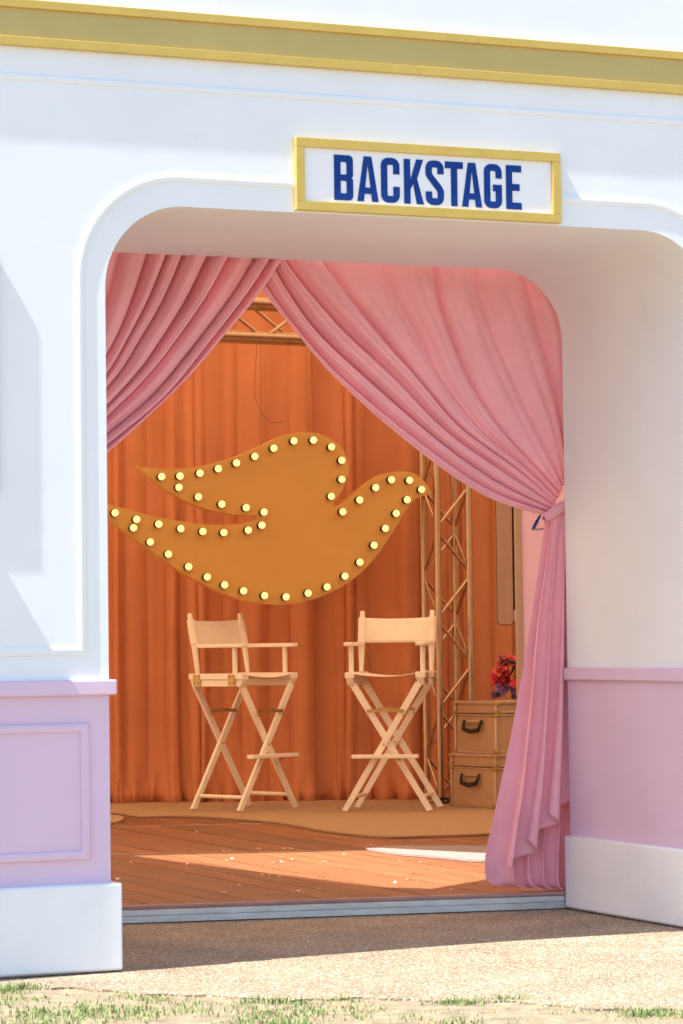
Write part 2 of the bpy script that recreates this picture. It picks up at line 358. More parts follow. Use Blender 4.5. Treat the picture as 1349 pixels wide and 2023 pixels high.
# framed case and an added unseen block on the wall at the picture's left edge (their shadows fall into view)
fr = MB(); fr.box((-.95, -.0195, 1.606), (-.386, 0, 2.412)); build('wall_case', fr, 'tan', fac, inv=False, bevel=.006)
build('shadow_block', MB().box((-1.25, -.132, 0), (-.80, 0, 2.10)), 'white', fac, inv=False, bevel=.01)  # out of view, sized to throw the diagonal shadow on the wall

# ================================================================== BACKSTAGE sign
SU0, SU1, SZ0, SZ1 = .700, 1.743, 2.607, 2.862
sg = thing('hanging_sign', 'gold framed white sign reading BACKSTAGE in navy above the archway', 'sign', FAC @ Matrix.Translation((SU0, 0, SZ0)))
sw_, sh_ = SU1 - SU0, SZ1 - SZ0
fwid = .032
build('panel', MB().box((fwid - .004, -.012, fwid - .004), (sw_ - fwid + .004, -.002, sh_ - fwid + .004)), 'signwhite', sg, inv=False, smooth=0)
for a, c in (((0, 0), (sw_, fwid)), ((0, sh_ - fwid), (sw_, sh_)), ((0, fwid + .0004), (fwid, sh_ - fwid - .0004)), ((sw_ - fwid, fwid + .0004), (sw_, sh_ - fwid - .0004))):
    build('frame', MB().box((a[0], -.025, a[1]), (c[0], -.0, c[1])), 'gold', sg, inv=False, bevel=.001)
HL, ST = .160, .0245
def stroke(pts, wd):                                        # outline of a thick polyline
    P = [np.array(p, float) for p in pts]; L, Rr = [], []
    for i, p in enumerate(P):
        d0 = p - P[i - 1] if i else P[1] - p; d1 = P[i + 1] - p if i < len(P) - 1 else p - P[i - 1]
        d0 = d0 / np.linalg.norm(d0); d1 = d1 / np.linalg.norm(d1)
        n0 = np.array([-d0[1], d0[0]]); n1 = np.array([-d1[1], d1[0]]); m_ = n0 + n1; m_ = m_ / (m_ @ n0)
        L.append(tuple(p + m_ * wd / 2)); Rr.append(tuple(p - m_ * wd / 2))
    return L + Rr[::-1]
def glyph(ch, w):
    h, s = HL, ST; k = s / 2; r = .016
    if ch == 'B':
        out = [(0, 0)] + arc(w - r, r, r, -90, 0, 5) + [(w, h * .46), (w - .006, h * .5), (w, h * .54)] + arc(w - r, h - r, r, 0, 90, 5) + [(0, h)]
        q = .005
        def hole(z0, z1): return [(s, z0)] + arc(w - s - q, z0 + q, q, -90, 0, 3) + arc(w - s - q, z1 - q, q, 0, 90, 3) + [(s, z1)]
        return [out, hole(s, h / 2 - k * .9), hole(h / 2 + k * .9, h - s)]
    if ch == 'A':
        t_ = .60 * s; xin = lambda z: s + (w / 2 - s) * z / (.86 * h)
        return [[(0, 0), (s, 0), (xin(.17 * h), .17 * h), (w - xin(.17 * h), .17 * h), (w - s, 0), (w, 0), (w / 2 + t_, h), (w / 2 - t_, h)],
                [(xin(.31 * h), .31 * h), (w - xin(.31 * h), .31 * h), (w / 2, .84 * h)]]
    a = r - k * .0
    if ch == 'C':
        c = [(w - k, .64 * h), (w - k, h - k - r)] + arc(w - k - r, h - k - r, r, 0, 90, 5)[1:] + arc(k + r, h - k - r, r, 90, 180, 5) + arc(k + r, k + r, r, 180, 270, 5) + arc(w - k - r, k + r, r, 270, 360, 5) + [(w - k, .36 * h)]
        return [stroke(c, s)]
    if ch == 'G':
        c = [(w - k, .68 * h), (w - k, h - k - r)] + arc(w - k - r, h - k - r, r, 0, 90, 5)[1:] + arc(k + r, h - k - r, r, 90, 180, 5) + arc(k + r, k + r, r, 180, 270, 5) + arc(w - k - r, k + r, r, 270, 360, 5) + [(w - k, .46 * h), (w * .50, .46 * h)]
        return [stroke(c, s)]
    if ch == 'S':
        c = [(w - k, .70 * h), (w - k, h - k - r)] + arc(w - k - r, h - k - r, r, 0, 90, 5)[1:] + arc(k + r, h - k - r, r, 90, 180, 5) + [(k, .70 * h), (k + .006, .63 * h), (w - k - .006, .38 * h), (w - k, .31 * h)] + arc(w - k - r, k + r, r, 0, -90, 5) + arc(k + r, k + r, r, 270, 180, 5) + [(k, .30 * h)]
        return [stroke(c, s)]
    if ch == 'T': return [[(w / 2 - k, 0), (w / 2 + k, 0), (w / 2 + k, h - s), (w, h - s), (w, h), (0, h), (0, h - s), (w / 2 - k, h - s)]]
    if ch == 'E': return [[(0, 0), (w, 0), (w, s), (s, s), (s, h / 2 - k), (w * .88, h / 2 - k), (w * .88, h / 2 + k), (s, h / 2 + k), (s, h - s), (w, h - s), (w, h), (0, h)]]
    if ch == 'K': return [[(0, 0), (s, 0), (s, .33 * h), (.47 * w, .45 * h), (w - 1.12 * s, 0), (w, 0), (.66 * w, .565 * h), (w * .98, h), (w * .98 - 1.08 * s, h), (s, .53 * h), (s, h), (0, h)]]
def fill_mesh(name, splines, ext):
    cu_ = bpy.data.curves.new(name, 'CURVE'); cu_.dimensions = '2D'; cu_.fill_mode = 'BOTH'; cu_.extrude = ext
    for sp2 in splines:
        q = cu_.splines.new('POLY'); q.points.add(len(sp2) - 1); q.use_cyclic_u = True
        for p_, (x, y) in zip(q.points, sp2): p_.co = (x, y, 0, 1)
    ob = bpy.data.objects.new(name, cu_); COL.objects.link(ob)
    me = bpy.data.meshes.new_from_object(ob); bpy.data.objects.remove(ob); bpy.data.curves.remove(cu_); return me
LX = [(165, 227), (241, 311), (320, 382), (397, 463), (470, 531), (536, 597), (593, 661), (669, 730), (745, 798)]
for ch, (x0, x1) in zip('BACKSTAGE', LX):
    sc_ = .7385 / 633
    me = fill_mesh('letter', glyph(ch, (x1 - x0) * sc_), .0012); me.materials.clear(); me.materials.append(M['navy'])
    o = bpy.data.objects.new('letter', me); COL.objects.link(o); o.parent = sg
    o.location = (.848 - SU0 + (x0 - 165) * sc_, -.0138, 2.6495 - SZ0); o.rotation_euler = (math.pi / 2, 0, 0)

# ================================================================== stage floor
LIPL, LIPR = onz(246, 1826), onz(1107, 1796)
ld = (LIPR - LIPL) / np.linalg.norm(LIPR - LIPL); ln = np.array([-ld[1], ld[0], 0])
BACKY = 19.0
def lip(x): return LIPL[1] + (x - LIPL[0]) * ld[1] / ld[0]
X0, X1 = -3.0, 3.2
base = [(X0, lip(X0) + .03), (X1, lip(X1) + .03), (X1, BACKY), (X0, BACKY)]
sf = struct(build('stage_floor', MB().prism(base, lambda a, c, h: (a, c, h), .01, FLOOR - .022), 'joint', smooth=0))
XF[sf.name] = Matrix()
def clip(poly, p, nrm):                                     # keep the side nrm points to
    out = []
    for i, a in enumerate(poly):
        c = poly[(i + 1) % len(poly)]
        da = (a[0] - p[0]) * nrm[0] + (a[1] - p[1]) * nrm[1]; dc = (c[0] - p[0]) * nrm[0] + (c[1] - p[1]) * nrm[1]
        if da >= 0: out.append(a)
        if (da >= 0) != (dc >= 0):
            t = da / (da - dc); out.append((a[0] + (c[0] - a[0]) * t, a[1] + (c[1] - a[1]) * t))
    return out
s1a, s1b = onz(225, 1687, FLOOR), onz(720, 1680, FLOOR)
s2a, s2b = onz(225, 1634, FLOOR), onz(500, 1627, FLOOR)
def seam_n(a, c): d = (c - a) / np.linalg.norm(c - a); return np.array([-d[1], d[0]])
n1, n2 = seam_n(s1a, s1b), seam_n(s2a, s2b)
plankw, gap = .138, .007
front = [(X0, lip(X0) + .034), (X1, lip(X1) + .034), (X1, BACKY), (X0, BACKY)]
secs = [clip(front, s1a[:2] - n1 * .009, -n1), clip(clip(front, s1a[:2] + n1 * .009, n1), s2a[:2] - n2 * .009, -n2), clip(front, s2a[:2] + n2 * .009, n2)]
for si, sec in enumerate(secs):
    us = [(p[0] - O[0]) * U[0] + (p[1] - O[1]) * U[1] for p in sec]; off = (.0, .05, .09)[si]
    k0, k1 = int(min(us) / plankw) - 1, int(max(us) / plankw) + 1
    for k in range(k0, k1 + 1):
        a = O[:2] + U[:2] * (k * plankw + off + gap / 2); c = O[:2] + U[:2] * ((k + 1) * plankw + off - gap / 2)
        q = clip(clip(sec, a, U[:2]), c, -U[:2])
        if len(q) < 3: continue
        # leave out boards the archway can never show
        if all(abs(p[0]) > .16 * p[1] + .25 for p in q) and (min(p[0] for p in q) > 0 or max(p[0] for p in q) < 0): continue
        dz = random.uniform(-.0012, .0012)
        build('plank', MB().prism(q, lambda x, y, h: (x, y, h), FLOOR - .022 + .0005, FLOOR + dz), 'wood', sf, smooth=0)
for a, nn in ((s1a, n1), (s2a, n2)):
    d = np.array([nn[1], -nn[0]]); p, q = a[:2] - d * 1.6, a[:2] + d * 3.2
    build('seam_strip', MB().prism([tuple(p - nn * .006), tuple(q - nn * .006), tuple(q + nn * .006), tuple(p + nn * .006)], lambda x, y, h: (x, y, h), FLOOR - .02, FLOOR + .0015), 'strip', sf, smooth=0)
# aluminium edge profile and timber nosing
def lipf(a, c, h): return LIPL + ld * a + ln * c + Z * h
pr = [(0.0, 0.004), (0.0, .0285), (.010, .030), (.010, .0335), (.002, .0345), (.002, .052), (.006, .0555), (.03, .0555), (.03, .004)]
la, lb = -1.9, 2.5
mb = MB(); k = len(pr)
mb.add([lipf(la, c, h) for c, h in pr] + [lipf(lb, c, h) for c, h in pr], [(i, (i + 1) % k, k + (i + 1) % k, k + i) for i in range(k)] + [tuple(range(k)), tuple(range(k, 2 * k))])
build('metal_edge', mb, 'alu', sf, smooth=0)
build('nosing', MB().box((la, .005, .0562), (lb, .0325, FLOOR + .001), lipf), 'edgewood', sf, bevel=.003)

# ================================================================== added unseen canvas over the stage, shaped to warm and cut the light
ZC = 3.40
light_tent = thing('added_light_canopy', 'added unseen peach canvas over the stage, gapped to shape the sunlight', 'light_canopy', at((0, 15, FLOOR)))
tr_ = lambda p: np.array(p) - SUN[:3] / (-SUN[2]) * (ZC - FLOOR) * np.array([1, 1, 0]) * 1.0
hole_f = [onz(258, 1690, FLOOR), onz(760, 1753, FLOOR), onz(1120, 1764, FLOOR), onz(1240, 1690, FLOOR), onz(953, 1690, FLOOR), onz(755, 1680, FLOOR)]  # wanted sun patch on the deck, projected up to cut the gap
sh = np.array([SUN[0], SUN[1], 0]) / (-SUN[2]) * (ZC - FLOOR)
hole = [tuple((p - sh)[:2]) for p in hole_f]
bk_ = lambda x: float(O[1] + W[1] * WD + (x - O[0] - W[0] * WD) * U[1] / U[0])
outer = [(-3.4, bk_(-3.4) + .01), (-1.5, bk_(-1.5) + .01), (-1.35, bk_(-1.35) + .24), (3.4, bk_(3.4) + .24), (3.4, 19.3), (-3.4, 19.3)]
me = fill_mesh('sun_gap_canvas', [outer, hole], .002); me.materials.clear(); me.materials.append(M['light_canopy'])
o = bpy.data.objects.new('sun_gap_canvas', me); COL.objects.link(o); o.parent = light_tent; o.location = (0, -15, ZC - FLOOR)
for x, ya in ((-3.4, 10.2), (3.4, 13.2)):  # unseen sides, added to keep the interior light warm
    build('light_side_canvas', MB().box((x - .004, ya, .0), (x + .004, 19.3, ZC - .01)), 'light_canopy', light_tent, smooth=0)
build('light_rear_canvas', MB().box((-3.39, 19.296, .0), (3.39, 19.304, ZC - .01)), 'light_canopy', light_tent, smooth=0)

# ================================================================== pink velvet curtains
CW = 1.275
def pleat(phi, soft=.012): return np.sqrt(np.sin(np.pi * phi) ** 2 + soft) - math.sqrt(soft)
def crease(phi, k=3.0): return 1 - np.clip(1 - np.sqrt(np.sin(np.pi * phi) ** 2 + 1e-4), 0, 1) ** k
def swag(guides, skeys, phase, amp, ns, ntt, seed, sec=.2, w0=CW):
    r_ = np.random.default_rng(seed)
    G = np.array([[onw(px, py, w0) for px, py in gd] for gd in guides])       # guides x points x (u, z)
    idx = np.linspace(0, 1, ns); gi = np.interp(idx, skeys, np.arange(len(guides)))
    i = np.clip(gi.astype(int), 0, len(guides) - 2); f = (gi - i)[:, None, None]
    g_ = lambda j: G[np.clip(j, 0, len(guides) - 1)]
    a, b_, c, d = g_(i - 1), g_(i), g_(i + 1), g_(i + 2)
    C_ = 0.5 * (2 * b_ + (c - a) * f + (2 * a - 5 * b_ + 4 * c - d) * f ** 2 + (3 * b_ - a - 3 * c + d) * f ** 3)
    P = crom(np.transpose(C_, (1, 0, 2)), ntt); P = np.transpose(P, (1, 0, 2))  # ns x nt x 2
    t = np.linspace(0, 1, ntt)[None, :]; s = idx[:, None]
    ph = np.interp(idx, *phase)[:, None] + .16 * np.sin(3.1 * t + 9 * s) * (1 - .5 * t) + .05 * np.sin(11 * s + 6 * t)
    fa = r_.uniform(.55, 1.15, 60); k = np.floor(ph).astype(int) % 60
    A = fa[k] * amp(s, t)
    dep = A * (.6 * crease(ph, 2.2) + .4 * pleat(ph)) + sec * A * pleat(ph * 2.37 + 1.3 * s + .25 * t, .03) + .0035 * np.sin(95 * s + 4 * t) * t + .006 * np.sin(23 * s + 7 * t) * (1 - t) + .002 * np.sin(61 * s - 13 * t)
    out = np.zeros(P.shape[:2] + (3,))
    for q in range(ns):
        out[q] = O + P[q, :, :1] * U + (w0 - dep[q][:, None]) * W + P[q, :, 1:] * Z
    return MB().grid(out)
rc = thing('stage_curtain', 'pink velvet curtain swept and tied to the right jamb, tail reaching the floor', 'curtain', at(fw(2.2, CW, FLOOR), ANG), 'pink velvet curtains in the archway')
GR = [[(455, 492), (506, 576), (565, 650), (660, 755), (819, 889), (958, 981), (1077, 1018)],
      [(512, 500), (545, 570), (605, 660), (700, 755), (840, 872), (960, 955), (1082, 1009)],
      [(565, 502), (625, 585), (690, 660), (785, 750), (880, 848), (1000, 932), (1089, 997)],
      [(718, 510), (765, 595), (815, 670), (860, 750), (940, 848), (1030, 922), (1096, 986)],
      [(866, 516), (880, 590), (905, 660), (945, 755), (995, 840), (1050, 910), (1104, 972)],
      [(985, 520), (1000, 600), (1020, 665), (1050, 750), (1080, 830), (1100, 900), (1112, 956)],
      [(1128, 526), (1128, 600), (1128, 665), (1128, 750), (1128, 830), (1126, 900), (1122, 945)]]
build('swag', swag(GR, [0, .11, .27, .45, .63, .80, 1], ([0, .075, .16, .24, .34, .46, .60, .74, .88, 1], [0.05, 1.0, 2.0, 3.0, 4.0, 5.0, 6.0, 7.0, 8.0, 9.0]),
      lambda s, t: (.125 - .048 * np.clip(s * 1.8, 0, 1)) * (1 - .70 * t ** 1.5) * (.7 + .3 * np.minimum(1, t * 4)), 330, 90, 3), 'velvet', rc, smooth=180, solid=.003)
def fan(le, re, phase_n, amp, lat, ns, ntt, seed, w0, wts=None, ph0=0.0):
    r_ = np.random.default_rng(seed)
    L = crom([onw(px, py, w0) for px, py in le], ntt); Q = crom([onw(px, py, w0) for px, py in re], ntt)
    s = np.linspace(0, 1, ns)[:, None]; t = np.linspace(0, 1, ntt)[None, :]
    P = L[None] * (1 - s[..., None]) + Q[None] * s[..., None]
    jit = np.cumsum(1 / np.array(wts) if wts else r_.uniform(.6, 1.4, phase_n + 1)); jit = np.concatenate([[0], jit]); jit = np.interp(np.linspace(0, 1, ns), np.linspace(0, 1, len(jit)), jit / jit[-1])[:, None] * phase_n + ph0
    ph = jit + .05 * np.sin(4 * t + 5 * s); wid = (Q[:, 0] - L[:, 0])[None, :] / phase_n
    dep = amp(t) * (.5 - .5 * np.cos(2 * np.pi * ph)) + .004 * np.sin(17 * s + 5 * t) + .0028 * np.sin(34 * t + 22 * s) * np.clip(2 * t - .7, 0, 1) * np.clip(1 - s * 1.6, 0, 1)
    du = lat * wid * np.sin(2 * np.pi * ph) * (.3 + .7 * t) / (2 * np.pi) * 2
    out = O + (P[..., :1] + du[..., None]) * U + (w0 - dep[..., None]) * W + P[..., 1:] * Z
    return MB().grid(out)
build('tail', fan([(1076, 1012), (1070, 1070), (1052, 1190), (1030, 1330), (998, 1500), (968, 1640), (958, 1705), (966, 1742), (1000, 1752)],
                  [(1134, 1010), (1136, 1070), (1138, 1190), (1138, 1330), (1138, 1500), (1138, 1640), (1138, 1705), (1136, 1745), (1134, 1757)],
                  5, lambda t: .012 + .050 * t, .7, 220, 90, 5, CW + .01, wts=[2.6, 1.2, .6, .9, .7, .8]), 'velvet', rc, smooth=180, solid=.003)
build('front_fall', fan([(1088, 1016), (1079, 1100), (1062, 1230), (1048, 1400), (1030, 1560), (1004, 1716)],
                        [(1124, 1016), (1125, 1070), (1126, 1170), (1126, 1300), (1126, 1430), (1126, 1562)],
                        3, lambda t: .010 + .055 * t, 1.3, 220, 70, 14, CW - .045, ph0=.6), 'velvet', rc, smooth=180, solid=.003)
# the twisted band that ties the curtain back
kp = [onw(px, py, CW - .05) for px, py in ((1074, 1024), (1082, 1020), (1092, 1014), (1106, 1005), (1128, 996))]
mb = MB(); ring = []
KP = crom(kp, 22); rad = np.interp(np.linspace(0, 1, 22), [0, .2, .6, 1], [.010, .017, .021, .026])
for i in range(22):
    d = KP[min(i + 1, 21)] - KP[max(i - 1, 0)]; d /= np.linalg.norm(d); nrm = np.array([-d[1], d[0]])
    ring.append([O + (KP[i][0] + nrm[0] * rr * math.cos(a)) * U + (KP[i][1] + nrm[1] * rr * math.cos(a)) * Z + (CW - .05 - rr * 1.1 * math.sin(a)) * W
                 for a in np.linspace(0, 2 * math.pi, 41) for rr in [rad[i] * (1 + .16 * math.sin(11 * a + i * .35))]])
build('tieback', MB().grid(np.array(ring)), 'velvet', rc, smooth=180)
lc = thing('stage_curtain', 'pink velvet curtain swept to the left jamb, overlapping in front at the apex', 'curtain', at(fw(0.1, CW, FLOOR), ANG), 'pink velvet curtains in the archway')
GL = [[(560, 492), (504, 578), (422, 676), (348, 762), (217, 886), (120, 955), (40, 992)],
      [(512, 492), (462, 578), (380, 690), (303, 786), (208, 868), (115, 940), (38, 982)],
      [(428, 490), (380, 590), (313, 690), (262, 752), (190, 826), (108, 912), (35, 972)],
      [(346, 488), (300, 593), (256, 670), (217, 736), (165, 802), (98, 892), (32, 962)],
      [(266, 486), (240, 580), (217, 650), (190, 707), (148, 777), (88, 872), (28, 952)],
      [(110, 480), (108, 580), (104, 650), (96, 710), (80, 780), (55, 862), (20, 942)]]
build('swag', swag(GL, [0, .14, .36, .58, .78, 1], ([0, .10, .17, .30, .38, .52, .62, .74, .84, 1], [0.1, 1.0, 2.0, 3.0, 4.0, 5.0, 6.0, 7.0, 8.0, 9.0]),
      lambda s, t: .098 * (1 - .6 * t ** 1.5), 260, 70, 8, sec=.08, w0=CW - .035), 'velvet', lc, smooth=180, solid=.003)
build('tail', fan([(22, 985), (20, 1200), (16, 1450), (14, 1650), (14, 1800)], [(75, 985), (85, 1200), (100, 1450), (120, 1650), (140, 1800)], 5, lambda t: .012 + .05 * t, .5, 120, 40, 9, CW), 'velvet', lc, smooth=180, solid=.003)

# ================================================================== orange drapes at the back
DY = 18.62
def drape(label, px0, px1, nf, seed, y0=DY, dz=0.0):
    r_ = np.random.default_rng(seed)
    xa, xb = (px0 - CX) / F * y0, (px1 - CX) / F * y0; n_s, n_t = max(80, int((xb - xa) * 150)), 46
    e = thing('backdrop_drape', label, 'drape', at(((xa + xb) / 2, y0, FLOOR)), 'orange drapes at the back of the stage')
    s = np.linspace(0, 1, n_s)[:, None]; t = np.linspace(0, 1, n_t)[None, :]
    edges = np.concatenate([[0], np.cumsum(r_.uniform(.4, 1.7, nf))]); edges /= edges[-1]
    ph = np.interp(s[:, 0], edges, np.arange(nf + 1))[:, None] + .12 * np.sin(2.4 * t + 14 * s)
    fa = (.12 + .88 * r_.uniform(0, 1.0, 80) ** 1.8)[np.floor(ph).astype(int) % 80]
    dep = .085 * fa * (.55 * crease(ph, 3.0) + .45 * pleat(ph, .08)) * (.55 + .7 * t) + .02 * np.sin(6.3 * s * nf / 3 + 1.5 * t + seed) + .006 * np.sin(31 * s + 3 * t)
    zt = 3.392; z = zt + (FLOOR + .006 - zt) * t + 0 * s
    bottom = np.clip((t - .965) / .035, 0, 1)
    flare = .10 * np.clip((t - .86) / .14, 0, 1) ** 2 * (.4 + .6 * pleat(ph * 1.0 + .3, .1)) + bottom * .03 * np.sin(ph * 9)
    x = xa + (xb - xa) * s + .012 * np.sin(5 * t + 20 * s) * t + bottom * .02 * np.sin(ph * 7 + 1)
    out = np.stack([x + 0 * t, y0 - dep - flare + 0 * t, z], axis=-1)
    build('cloth', MB().grid(out), 'orange', e, smooth=180, solid=.002)
drape('orange floor-length drape at the far left behind the bird wing tips', -40, 352, 11, 21)
drape('orange floor-length drape behind the left folding chair', 340, 618, 8, 22, DY - .02)
drape('orange floor-length drape between the two folding chairs under the bird', 606, 850, 7, 27)
drape('orange drape behind the upright gold truss', 838, 1010, 4, 24, DY - .01)
drape('orange flat drape behind the flowers and tan post', 985, 1300, 4, 29, DY + .1)

# ================================================================== gold box trusses
def truss(name, label, c0, d, side, length, half, nb, rch, rdg, plates=()):
    e = thing(name, label, 'truss', at(c0))
    d, side = np.array(d, float), np.array(side, float); oth = np.cross(d, side); c0 = np.array(c0, float)
    cs = [(-1, -1), (1, -1), (1, 1), (-1, 1)]
    P = lambda i, t: c0 + side * cs[i][0] * half + oth * cs[i][1] * half + d * t
    for i in range(4): build('chord', MB().tube([P(i, 0), P(i, length)], rch, 12), 'truss', e)
    for i in range(4):
        j = (i + 1) % 4
        for k in range(nb):
            a, b_ = length * (k + .06) / nb, length * (k + .94) / nb
            if (k + i) % 2: a, b_ = b_, a
            build('diagonal', MB().tube([P(i, a), P(j, b_)], rdg, 8), 'truss', e)
    for t in plates:
        for i in range(4): build('collar', MB().tube([P(i, t), P(i, t + .012)], rch * 1.12, 12), 'truss', e)
    return e
ta_ = R(22)
tc_ = ony(886, 1400, 18.22)
tv = truss('lighting_truss', 'upright gold box truss standing right of the bird sign', (tc_[0], 18.22, FLOOR + .03), (0, 0, 1), (math.cos(ta_), math.sin(ta_), 0), 3.1, .108, 11, .0235, .0105, (.0, .95, 2.0))
build('base_plate', MB().box((tc_[0] - .17, 18.05, FLOOR + .016), (tc_[0] + .17, 18.39, FLOOR + .03)), 'truss', tv, bevel=.004)
th_ = R(28); hd = np.array([math.cos(th_), math.sin(th_), 0])
hp = ony(505, 664, 16.9)
truss('lighting_truss', 'gold box truss overhead, seen through the gap between the curtains', hp - hd * 1.6 + np.array([0, .1, .10]), hd, (0, 0, 1), 3.2, .100, 10, .026, .0115, (1.66,))

# ================================================================== bird sign with bulbs
BY = 17.9
def zb(x, y): return (200 + x / 1.927, 830 + y / 1.927)
segs = [[(137, 175), (200, 184), (280, 186), (360, 178), (450, 158), (540, 128), (620, 92), (680, 64), (735, 49), (780, 46), (830, 52), (880, 75), (915, 105), (935, 145), (941, 190), (935, 225), (918, 265), (895, 300), (884, 317), (884, 325), (892, 327), (905, 321), (935, 302), (975, 270), (1030, 228), (1080, 204), (1130, 195), (1180, 200), (1220, 222), (1245, 255), (1258, 280)],
        [(1258, 280), (1225, 288), (1190, 305), (1165, 335), (1135, 385), (1100, 440), (1060, 500), (1010, 560), (950, 612), (880, 652), (800, 684), (700, 702), (620, 699), (540, 685), (470, 662), (400, 630), (300, 575), (200, 505), (120, 447), (35, 385), (-30, 337), (-92, 291)],
        [(-92, 291), (-30, 305), (35, 322), (130, 348), (220, 370), (310, 386), (400, 397), (480, 398), (540, 391), (582, 380), (592, 372), (584, 363), (530, 362), (470, 355), (380, 332), (300, 297), (220, 245), (170, 205), (137, 175)]]
outl = []
for sg_ in segs: outl += [tuple(p) for p in crom(sg_, len(sg_) * 3)][:-1]
BA = R(20); BU = np.array([math.cos(BA), math.sin(BA), 0]); BW = np.array([-math.sin(BA), math.cos(BA), 0]); BO = ony(560, 1195, 17.72)
def onb(px, py, off=0.0):
    r = ray(px, py); return CAM + r * (((BO + BW * off - CAM) @ BW) / (r @ BW))
bp_ = [onb(*zb(x, y)) for x, y in outl]
bc = BO
bird = thing('bird_sign', 'mustard yellow flying bird sign edged with round lit bulbs', 'marquee sign', at(bc, BA))
def bird_plate(y0, y1, name, shrink=0.0):
    me = fill_mesh(name, [[(float((p - bc) @ BU), p[2] - bc[2]) for p in bp_]], (y1 - y0) / 2); me.materials.clear(); me.materials.append(M['bird'])
    o = bpy.data.objects.new(name, me); COL.objects.link(o); o.parent = bird; o.rotation_euler = (math.pi / 2, 0, 0); o.location = (0, (y0 + y1) / 2, 0); return o
bird_plate(0.0, .07, 'body')
BULBS = [(231, 215), (301, 213), (377, 202), (447, 185), (516, 163), (586, 138), (658, 107), (735, 79), (809, 76), (878, 102), (917, 153), (917, 225), (877, 290), (921, 349), (985, 304), (1046, 257), (1106, 227), (1175, 229), (1221, 264), (1166, 303), (1124, 355), (1083, 412), (1040, 476), (986, 541), (929, 594), (861, 635), (789, 659), (705, 673), (623, 668), (543, 650), (471, 627), (405, 597), (334, 558), (257, 510), (188, 464), (124, 410), (136, 378), (54, 353), (-20, 325), (220, 396), (304, 413), (388, 424), (468, 428), (561, 419), (613, 400), (621, 350), (553, 333), (460, 320), (371, 292), (297, 256)]
bl = MB().lathe([(.004, -.060), (.012, -.058), (.0185, -.052), (.0222, -.043), (.0222, -.036), (.0195, -.030)][::-1], 16, ax=(0, 1, 0))
sk = MB().lathe([(.0195, -.034), (.0215, -.031), (.0215, -.004), (.0235, 0.0)], 14, ax=(0, 1, 0))
bproto = None
for x, y in BULBS:
    p = onb(*zb(x, y), -.045)
    if bproto is None:
        o = build('bulb', bl, 'bulb', bird, inv=False); s_o = build('socket', sk, 'black', o, inv=False); bproto = (o, s_o)
    else:
        o = bproto[0].copy(); COL.objects.link(o); o.parent = bird; s_o = bproto[1].copy(); COL.objects.link(s_o); s_o.parent = o
    o.location = (float((p - bc) @ BU), 0, p[2] - bc[2])
for px, top in ((515, 668), (614, 668)):
    a, c = onb(px, 668, .04), onb(px, 905 if px < 560 else 858, .04)
    build('hanging_wire', MB().tube([a + np.array([0, -.0, 0]), c], .0012, 6), 'black', bird)
cb = thing('loose_cable', 'thin dark cable hanging in a loop above the bird', 'cable', at(ony(505, 664, BY)))
build('wire', MB().tube(crom([ony(px, py, BY + .1) for px, py in ((508, 675), (505, 720), (503, 775), (511, 805), (526, 828), (543, 835), (564, 832))], 40), .0014, 6), 'black', cb)
